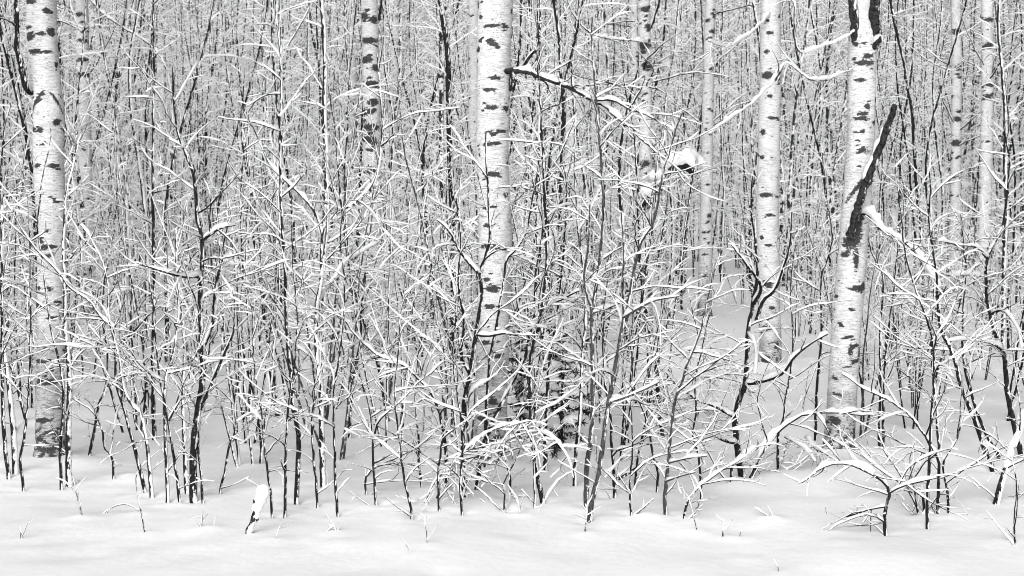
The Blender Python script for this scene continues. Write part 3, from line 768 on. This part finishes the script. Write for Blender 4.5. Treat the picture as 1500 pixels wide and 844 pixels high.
def make_proto(seed, height, r0, stems, nb, L, mat, levels=3, low=.22, name='sapling'):
    rng = np.random.default_rng(seed)
    parts = []
    sn, lines = Geo(), []
    for s in range(stems):
        a = rng.uniform(0, 6.28)
        tilt = .06 if stems == 1 else rng.uniform(.08, .28)
        hh = height * rng.uniform(.75, 1.0) if s else height
        P = wander(rng, np.array((math.cos(a) * .04 * (stems > 1), math.sin(a) * .04 * (stems > 1), -.2)), np.array((math.cos(a) * tilt, math.sin(a) * tilt, 1)), hh, .07 if height < 5 else .14, .04, .04, .045)
        R = r0 * (1.05 - .85 * np.linspace(0, 1, len(P)) ** .9) + .0012
        g = Geo(); g.tube(P, R, 6 if height < 5 else 5)
        parts.append(('stem', g.mesh('stem', mat)))
        sn.snow(P, R, rng, .9, fork=False)
        sprout(rng, P, R, low, .985, nb, L, L * .5, 0.0054 if height < 5 else .0066, levels, lines, step=.06 if height < 5 else .09)
    tw, s2 = mesh_twigs(lines, rng, 1.1)
    parts.append(('twigs', tw.mesh('twigs', M_FROST if height > 5 else M_HALF)))
    sn.v += s2.v; sn.f += [f + sn.n for f in s2.f]; sn.n += s2.n
    parts.append(('snow', sn.mesh('snow', M_SNOW)))
    return parts


def place(parts, name, x, y, rz, s, lean=(0, 0)):
    e = link(name, None, loc=(x, y, float(ground_wave(x, y))))
    e.rotation_euler = (lean[0], lean[1], rz)
    e.scale = (s, s, s)
    for nm, me in parts:
        link(nm, me, e)
    return e


SHRUB = [make_proto(200 + k, [2.7, 2.9, 3.0, 2.4, 3.1, 2.9, 3.0, 2.2, 3.1, 2.8][k], [.013, .013, .018, .011, .02, .013, .016, .010, .015, .011][k], [2, 3, 1, 4, 1, 3, 2, 3, 2, 4][k],
                    [10, 7, 16, 6, 17, 7, 10, 7, 10, 6][k], [.7, .62, .8, .55, .85, .65, .75, .55, .75, .6][k], [M_DARK, M_FLECK, M_DARK, M_DARK, M_FLECK, M_GREY, M_FLECK, M_DARK, M_DARK, M_FLECK][k]) for k in range(10)]
TALL = [make_proto(300 + k, [9.5, 11, 8.5, 12, 10, 7.5][k], [.026, .034, .022, .040, .028, .018][k], 1, [46, 52, 42, 56, 48, 38][k], [.75, .8, .7, .9, .8, .6][k],
                   [M_YOUNG, M_DARK, M_DARK, M_YOUNG, M_FLECK, M_DARK][k], levels=2, low=.1, name='pole_tree') for k in range(6)]

rng = np.random.default_rng(77)
shr = []
tries = 0
# openings in the photograph where the snow floor shows: (px0, px1, depth0, depth1)
OPEN = [(985, 1115, 9.0, 24), (1105, 1225, 9, 16.5), (690, 752, 9, 10.6), (300, 345, 9, 12), (505, 530, 9, 15), (1395, 1440, 9, 11)]
HERO_BASES = [(at(s[2][0][0], 300, depth_of(s[2][0][1]))[0], depth_of(s[2][0][1])) for s in S]
while len(shr) < 185 and tries < 6000:
    tries += 1
    d = 10.3 + 17 * rng.random() ** 1.25
    px = rng.uniform(-60, 1560)
    if any(a < px < b and c < d < e_ for a, b, c, e_ in OPEN):
        continue
    x = (px - CX) / F * d
    if any((x - a) ** 2 + (d - b) ** 2 < .3 ** 2 for a, b in HERO_BASES):
        continue
    if any((x - a) ** 2 + (d - b) ** 2 < .33 ** 2 for _, a, b in shr):
        continue
    shr.append((px, x, d))


ORD = ['first', 'second', 'third', 'fourth', 'fifth', 'sixth', 'seventh', 'eighth', 'ninth', 'tenth'] + ['%dth' % k for k in range(11, 100)]


def zone(px):
    z = None
    for nm, bx in BIRCH_X:
        if px >= bx:
            z = nm
    return z


def ranked(items, rowname, noun, adj):
    """items: (px, obj); label each by its order to the right of the nearest named birch within its row"""
    cnt = {}
    for px, o, side in sorted(items, key=lambda q: q[0]):
        zn = zone(px)
        key = (zn, rowname)
        cnt[key] = cnt.get(key, 0) + 1
        k = ORD[cnt[key] - 1]
        ref = 'right from the ' + zn if zn else 'from the left picture edge'
        o['label'] = '%s %s %s %s, %s' % (k, adj, noun, ref, rowname)


ROWS = [('just behind the front saplings', 10, 13.2), ('in the middle thicket', 13.2, 18), ('deep in the thicket', 18, 60)]
byrow = {r[0]: [] for r in ROWS}
for px, x, d in shr:
    k = int(rng.integers(0, len(SHRUB)))
    o = place(SHRUB[k], 'sapling', x, d, rng.uniform(0, 6.28), rng.uniform(.72, 1.0) if px < 980 else rng.uniform(.5, .72), (rng.normal(0, .05), rng.normal(0, .05)))
    tag(o, None, 'sapling', 'saplings in the thicket behind the front row')
    for r, a, b in ROWS:
        if a <= d < b:
            byrow[r].append((px, o, 0))
    MOUNDS.append((x, d, .12, .02))
for r in byrow:
    ranked(byrow[r], r, 'snow-laden sapling', 'slender')

# slim pole trees further back, each its own
rng = np.random.default_rng(91)
pol = []
while len(pol) < 215:
    d = 16 + 30 * rng.random() ** 1.1
    px = rng.uniform(-40, 1540)
    if any(a < px < b and c < d < e_ for a, b, c, e_ in OPEN):
        continue
    if any(abs(px - bx) < hw + 8 and d < bd + 1 for bx, hw, bd in ((543, 13, 17.8), (944, 10, 19.6), (1400, 8, 26.5), (1445, 10, 22.5), (1036, 10, 23.8), (1127, 17, 15.8), (122, 10, 23.3), (1300, 22, 30))):
        continue
    x = (px - CX) / F * d
    if any((x - a) ** 2 + (d - b) ** 2 < .45 ** 2 for _, a, b, *_ in pol):
        continue
    pol.append((px, x, d))
PROWS = [('among the thicket backs', 10, 24), ('in the farther wood', 24, 34), ('in the dim distant wood', 34, 90)]
byrow = {r[0]: [] for r in PROWS}
tall_objs = {}
for j, (px, x, d) in enumerate(pol):
    k = int(rng.integers(0, len(TALL))) if j >= len(TALL) else j
    o = place(TALL[k], 'pole_tree', x, d, rng.uniform(0, 6.28), rng.uniform(.8, 1.2), (rng.normal(0, .025), rng.normal(0, .025)))
    tall_objs.setdefault(k, o)
    tag(o, None, 'tree', 'slim pole trees behind the thicket')
    for r, a, b in PROWS:
        if a <= d < b:
            byrow[r].append((px, o, 0))
for r in byrow:
    ranked(byrow[r], r, 'thin pole tree', 'upright')

# ------------------------------------------------------------------ the far wood: one mass of stems (instances of the pole trees)
rng = np.random.default_rng(33)
pts = []
for _ in range(1900):
    d = 30 + 95 * rng.random() ** .9
    half = d * .45 + 4
    pts.append((rng.uniform(-half, half), d, 0))
for _ in range(420):                               # the wood also goes on to both sides of the view
    d = rng.uniform(8, 30); sgn = rng.choice((-1, 1))
    pts.append((sgn * (d * .36 + rng.uniform(.6, 14)), d, 0))
pts = np.array(pts)
me = bpy.data.meshes.new('far_wood')
me.from_pydata([tuple(p) for p in pts], [], [])
for nm, val in (('yaw', rng.uniform(0, 6.28, len(pts))), ('size', rng.uniform(.8, 1.35, len(pts))), ('pick', rng.integers(0, 6, len(pts)).astype(float))):
    a = me.attributes.new(nm, 'FLOAT', 'POINT'); a.data.foreach_set('value', val.astype(np.float32))
fw = link('far_wood', me)
tag(fw, 'dense grey mass of far snowy stems filling the background', 'wood', None, 'stuff')
ng = bpy.data.node_groups.new('far_wood', 'GeometryNodeTree')
ng.interface.new_socket('Geometry', in_out='INPUT', socket_type='NodeSocketGeometry')
ng.interface.new_socket('Geometry', in_out='OUTPUT', socket_type='NodeSocketGeometry')
gn, gl = ng.nodes, ng.links
gi, go = gn.new('NodeGroupInput'), gn.new('NodeGroupOutput')
join = gn.new('GeometryNodeJoinGeometry')


def named(a):
    n = gn.new('GeometryNodeInputNamedAttribute'); n.data_type = 'FLOAT'; n.inputs['Name'].default_value = a
    return n.outputs['Attribute']


yaw, size, pick = named('yaw'), named('size'), named('pick')
comb = gn.new('ShaderNodeCombineXYZ'); gl.new(yaw, comb.inputs['Z'])
e2r = gn.new('FunctionNodeEulerToRotation'); gl.new(comb.outputs[0], e2r.inputs[0])
scl = gn.new('ShaderNodeCombineXYZ')
for ax in 'XYZ':
    gl.new(size, scl.inputs[ax])
for k, o in tall_objs.items():
    cmp_ = gn.new('FunctionNodeCompare'); cmp_.data_type = 'FLOAT'; cmp_.operation = 'EQUAL'
    gl.new(pick, cmp_.inputs[0]); cmp_.inputs[1].default_value = float(k); cmp_.inputs[12].default_value = .1
    for ch in o.children:
        oi = gn.new('GeometryNodeObjectInfo'); oi.transform_space = 'ORIGINAL'
        oi.inputs['Object'].default_value = ch; oi.inputs['As Instance'].default_value = True
        ip = gn.new('GeometryNodeInstanceOnPoints')
        gl.new(gi.outputs[0], ip.inputs['Points']); gl.new(cmp_.outputs[0], ip.inputs['Selection'])
        gl.new(oi.outputs['Geometry'], ip.inputs['Instance']); gl.new(e2r.outputs[0], ip.inputs['Rotation']); gl.new(scl.outputs[0], ip.inputs['Scale'])
        gl.new(ip.outputs[0], join.inputs[0])
gl.new(join.outputs[0], go.inputs[0])
md = fw.modifiers.new('far_wood', 'NODES'); md.node_group = ng

# ------------------------------------------------------------------ arched snowy boughs, young spruce, stump, fallen branch, sprigs
def bough(label, base_y, lines_px, w, snow, cat, name, seed, dd=-.2, fringe=0, wide=1.3, mat=M_FLECK, group=None, tl=.22, off=0.0):
    rng = np.random.default_rng(seed)
    D = depth_of(base_y) + off
    o0 = at(lines_px[0][0][0], lines_px[0][0][1], D)
    org = np.array((o0[0], D, float(ground_wave(o0[0], D))))
    e = tag(link(name, None, loc=org), label, cat, group)
    sn, lines = Geo(), []
    for lp in lines_px:
        P = smooth_path([at(px, py, D + dd * k / max(1, len(lp) - 1)) for k, (px, py) in enumerate(lp)], .03) - org
        R = np.linspace(w, w * .45, len(P)) / 2 / F * D
        g = Geo(); g.tube(P, R, 6)
        link('branch', g.mesh('branch', mat), e)
        sn.snow(P, R, rng, snow, wide, fork=False)
        for _ in range(fringe):
            k = int(rng.integers(1, len(P) - 1))
            Q = wander(rng, P[k], np.array((rng.normal(0, .7), rng.normal(0, .5), rng.uniform(-1, .25))), rng.uniform(.1, tl * 1.5), .03, -.2, -.2, .12)
            rad = np.linspace(.0035, .001, len(Q)); lines.append((Q, rad, 2))
            sprout(rng, Q, rad, .2, .95, 3, .09, .06, .002, 2, lines, lvl=2)
    tw, s2 = mesh_twigs(lines, rng, 1.25)
    if tw.n:
        link('twigs', tw.mesh('twigs', M_TWIG), e)
    sn.v += s2.v; sn.f += [f + sn.n for f in s2.f]; sn.n += s2.n
    if sn.n:
        link('snow', sn.mesh('snow', M_SNOW), e)
    return e


bough('bent snow-heavy boughs arching low before the middle birch, fringed with frosted twigs', 742,
      [[(619, 744), (630, 722), (643, 699), (677, 665), (714, 634), (754, 620), (778, 617), (800, 624)],
       [(640, 730), (657, 685), (685, 672), (708, 665), (737, 648), (771, 634), (799, 634), (816, 648), (833, 674), (840, 700)]], 3.6, 1.6, 'bough', 'arched_bough', 501, fringe=28)
bough('dark bare fallen branch slanting above the snow right of the grey pair', 722,
      [[(906, 702), (926, 690), (945, 676), (958, 670), (980, 663), (998, 653), (1011, 644)], [(945, 676), (956, 668), (962, 678)]], 4.5, .5, 'branch', 'fallen_branch', 502, dd=.2, fringe=2, wide=1.0, mat=M_DARK, off=.25)
bough('snowy brush heap of bent twigs before the gnarled sapling, top of the grey one', 640,
      [[(930, 590), (950, 575), (990, 560), (1030, 552), (1070, 556), (1100, 566)], [(990, 520), (1020, 512), (1050, 520), (1085, 540)], [(960, 640), (990, 610), (1030, 600), (1075, 606)]], 4, 1.9, 'bough', 'brush_heap', 503, fringe=30)
bough('snow-covered bent bough lying against the leaning birch foot', 690,
      [[(1180, 640), (1192, 655), (1215, 668), (1238, 684)], [(1150, 640), (1175, 655), (1195, 676)]], 4, 1.7, 'bough', 'bent_bough', 504, fringe=10)

# small dead stump with a snow cap (near the left front)
rng = np.random.default_rng(61)
D = depth_of(782)
pts = [(360, 788), (363, 781), (371, 764), (376, 752), (378, 738), (385, 726)]
P = smooth_path([at(a, b, D) for a, b in pts], .02)
org = np.array((P[0][0], D, float(ground_wave(P[0][0], D))))
e = tag(link('dead_stump', None, loc=org), 'short crooked dead stump with a tall snow cap standing alone in front', 'stump')
g = Geo(); g.tube(P - org, np.linspace(.016, .026, len(P)) * (1 + rng.normal(0, .12, len(P))), 8, cap=True)
link('stem', g.mesh('stem', M_FLECK), e)
sn = Geo()
Pc = smooth_path([at(a, b, D - .005) for a, b in [(374, 750), (380, 736), (385, 722), (387, 709)]], .008) - org
sn.tube(Pc, np.array([.004] + list(np.linspace(.024, .040, len(Pc) - 4) * (1 + rng.normal(0, .10, len(Pc) - 4))) + [.036, .022, .002]), 9)
link('snow', sn.mesh('snow', M_SNOW), e)

# young spruce bent under snow beside the middle birch
rng = np.random.default_rng(62)
D = depth_of(640)


def spruce(label, cx, top_y, base_y, width, seed):
    rng = np.random.default_rng(seed)
    D = depth_of(base_y)
    b = at(cx, base_y, D); t = at(cx + 4, top_y, D)
    H = t[2] - b[2]
    org = np.array((b[0], D, float(ground_wave(b[0], D))))
    e = tag(link('young_spruce', None, loc=org), label, 'spruce')
    P = np.stack((np.linspace(0, t[0] - b[0], 14), np.zeros(14), np.linspace(-.1, H, 14)), 1)
    g = Geo(); g.tube(P, np.linspace(.02, .005, 14), 6); link('trunk', g.mesh('trunk', M_DARK), e)
    nd, sn = Geo(), Geo()
    Wm = width / F * D / 2
    for i in range(26):
        u = i / 25; z = .05 + u * (H - .08)
        a = i * 2.4 + rng.normal(0, .5); L = Wm * (1.1 - .7 * u) * rng.uniform(.6, 1.25)
        Q = wander(rng, np.array((0, 0, z)), np.array((math.cos(a), math.sin(a), .35)), L, .025, -.35, -.6, .14)
        nd.tube(Q, np.full(len(Q), .004), 4)
        bare = rng.random() < .33
        for q in Q[1:]:
            for _ in range(16):
                v = np.array((rng.normal(), rng.normal(), rng.normal() * .8 - (0 if bare else .5))); v /= np.linalg.norm(v)
                ln = rng.uniform(.02, .055)
                nd.tube(np.stack((q, q + v * ln * .6, q + v * ln)), np.array((.004, .0035, .0006)), 3)
        if not bare:
            h = np.clip(np.sin(np.linspace(.3, 2.7, len(Q))), .2, 1) * (1 + rng.normal(0, .22, len(Q)))
            sn.tube(Q + np.array((0, 0, .016)), np.clip(.026 * h, .004, .05) * rng.uniform(.8, 1.3), 8)
    link('foliage', nd.mesh('foliage', M_NEEDLE), e)
    link('snow', sn.mesh('snow', M_SNOW), e)
    MOUNDS.append((org[0], D, .22, .05))


spruce('small dark spruce loaded with snow right of the middle birch foot', 822, 474, 668, 104, 71)
spruce('low snow-smothered spruce tuft close against the middle birch', 762, 500, 655, 60, 72)

SPRIGS = [
    ('short dark stub poking from the snow at the far left front', [(31, 788), (31, 778), (29, 769)], 3.5, 1),
    ('thin forked whip bent over at the left front', [(119, 755), (117, 735), (108, 718), (95, 706), (80, 700)], 2, 2),
    ('thin wispy stalk leaning left below the leftmost birch', [(121, 756), (116, 742), (110, 712), (106, 696)], 2, 2),
    ('long straight bare stalk in the left foreground', [(212, 781), (207, 752), (201, 722), (199, 700), (203, 690)], 2.2, 1),
    ('arched half-buried twig in the left foreground', [(204, 749), (192, 741), (178, 739), (160, 746), (140, 765)], 2, 1),
    ('tiny tufted sprig below the thick forked sapling', [(296, 777), (295, 766), (296, 752)], 2.6, 4),
    ('thin grass stalk right of the tufted sprig', [(313, 775), (314, 764), (316, 754)], 1.6, 0),
    ('faint stalk just right of the snow-capped stump', [(404, 792), (406, 780), (412, 768)], 1.6, 1),
    ('small snow-flattened sprig low in the left middle snow', [(492, 782), (490, 772), (480, 770)], 1.8, 4),
    ('slanting bare stalk lowest in the middle foreground', [(603, 817), (597, 803), (588, 787)], 1.8, 0),
    ('upright snow-topped stalk in the middle foreground', [(626, 804), (625, 780), (622, 764), (625, 756)], 2, 3),
    ('thin whip with frosted side twigs under the grey pair', [(857, 780), (858, 765), (860, 748), (857, 738)], 2.4, 5),
    ('low curled twig left of the zigzag sapling', [(740, 742), (725, 740), (712, 737), (702, 730)], 1.8, 2),
    ('small forked sprig right of the zigzag sapling', [(762, 755), (760, 742), (757, 730), (748, 726)], 2.2, 3),
    ('thin straight grass stalk right of the twiggy whip', [(940, 756), (942, 742), (943, 730)], 1.5, 0),
    ('long pale stalk leaning left right of the grey twiggy-topped sapling', [(1021, 777), (1014, 748), (1008, 728), (1000, 718)], 1.6, 0),
    ('tufted double stalk in the right middle foreground', [(1059, 783), (1060, 770), (1061, 759)], 2.6, 2),
    ('tiny leaning stalk right of the tufted double stalk', [(1084, 783), (1086, 775), (1087, 770)], 1.5, 0),
    ('fallen forked twig lying on open snow below the bowed sapling', [(1133, 760), (1122, 754), (1110, 747), (1103, 742)], 1.8, 2),
    ('short leaning twig beside the fallen forked one', [(1134, 760), (1129, 750), (1125, 741)], 1.8, 0),
    ('frosted horizontal twig spray left of the low bent shrub', [(1262, 754), (1240, 756), (1225, 757), (1211, 758)], 2, 5),
    ('thin stalk leaning at the bottom right foreground', [(1140, 832), (1136, 824), (1131, 817)], 1.4, 0),
]
for i, (lab, pl, w, nt) in enumerate(SPRIGS):
    rng = np.random.default_rng(800 + i)
    D = depth_of(pl[0][1])
    P = smooth_path([at(a, b, D + .02 * k) for k, (a, b) in enumerate(pl)], .02)
    org = np.array((P[0][0], D, float(ground_wave(P[0][0], D))))
    P = np.vstack((P[:1] - np.array((0, 0, .08)), P)) - org
    R = np.linspace(w, w * .6, len(P)) / 2 / F * D
    e = tag(link('twig_sprig', None, loc=org), lab, 'twig', 'twigs poking out of the front snow')
    g = Geo(); g.tube(P, R, 5); link('stem', g.mesh('stem', M_TWIG), e)
    lines = []
    if nt:
        sprout(rng, P, R, .3, .98, nt, .11, .08, .002, 2, lines)
    tw, sn = mesh_twigs(lines, rng, .8)
    sn.snow(P, R, rng, .7, fork=False)
    if tw.n:
        link('twigs', tw.mesh('twigs', M_TWIG), e)
    link('snow', sn.mesh('snow', M_SNOW), e)
    MOUNDS.append((org[0], D, .06, .012))

# ------------------------------------------------------------------ the snow floor, last because stems leave mounds and wells in it
rng = np.random.default_rng(9)
for _ in range(70):                                # brush buried under the snow
    d = rng.uniform(7.4, 17); px = rng.uniform(-100, 1600)
    MOUNDS.append(((px - CX) / F * d, d, rng.uniform(.12, .34), rng.uniform(.008, .03)))
for _ in range(130):                               # dents where snow has dropped from the twigs
    d = rng.uniform(7.0, 11); px = rng.uniform(-100, 1600)
    MOUNDS.append(((px - CX) / F * d, d, rng.uniform(.045, .09), rng.choice((-1, -1, 1)) * rng.uniform(.004, .010)))
n = 470
a = np.linspace(-1, 1, n)
gx = np.sinh(a * 6.0) / math.sinh(6.0) * 320
gy = np.sinh(a * 6.0) / math.sinh(6.0) * 320 + 9.5
X, Y = np.meshgrid(gx, gy)
Zg = ground_full(X, Y)
V = np.stack((X, Y, Zg), -1)
g = Geo(); g.rings(V, closed=False)
tag(link('ground', g.mesh('ground', M_GROUND)), 'smooth snow floor with soft mounds', None, None, 'structure')
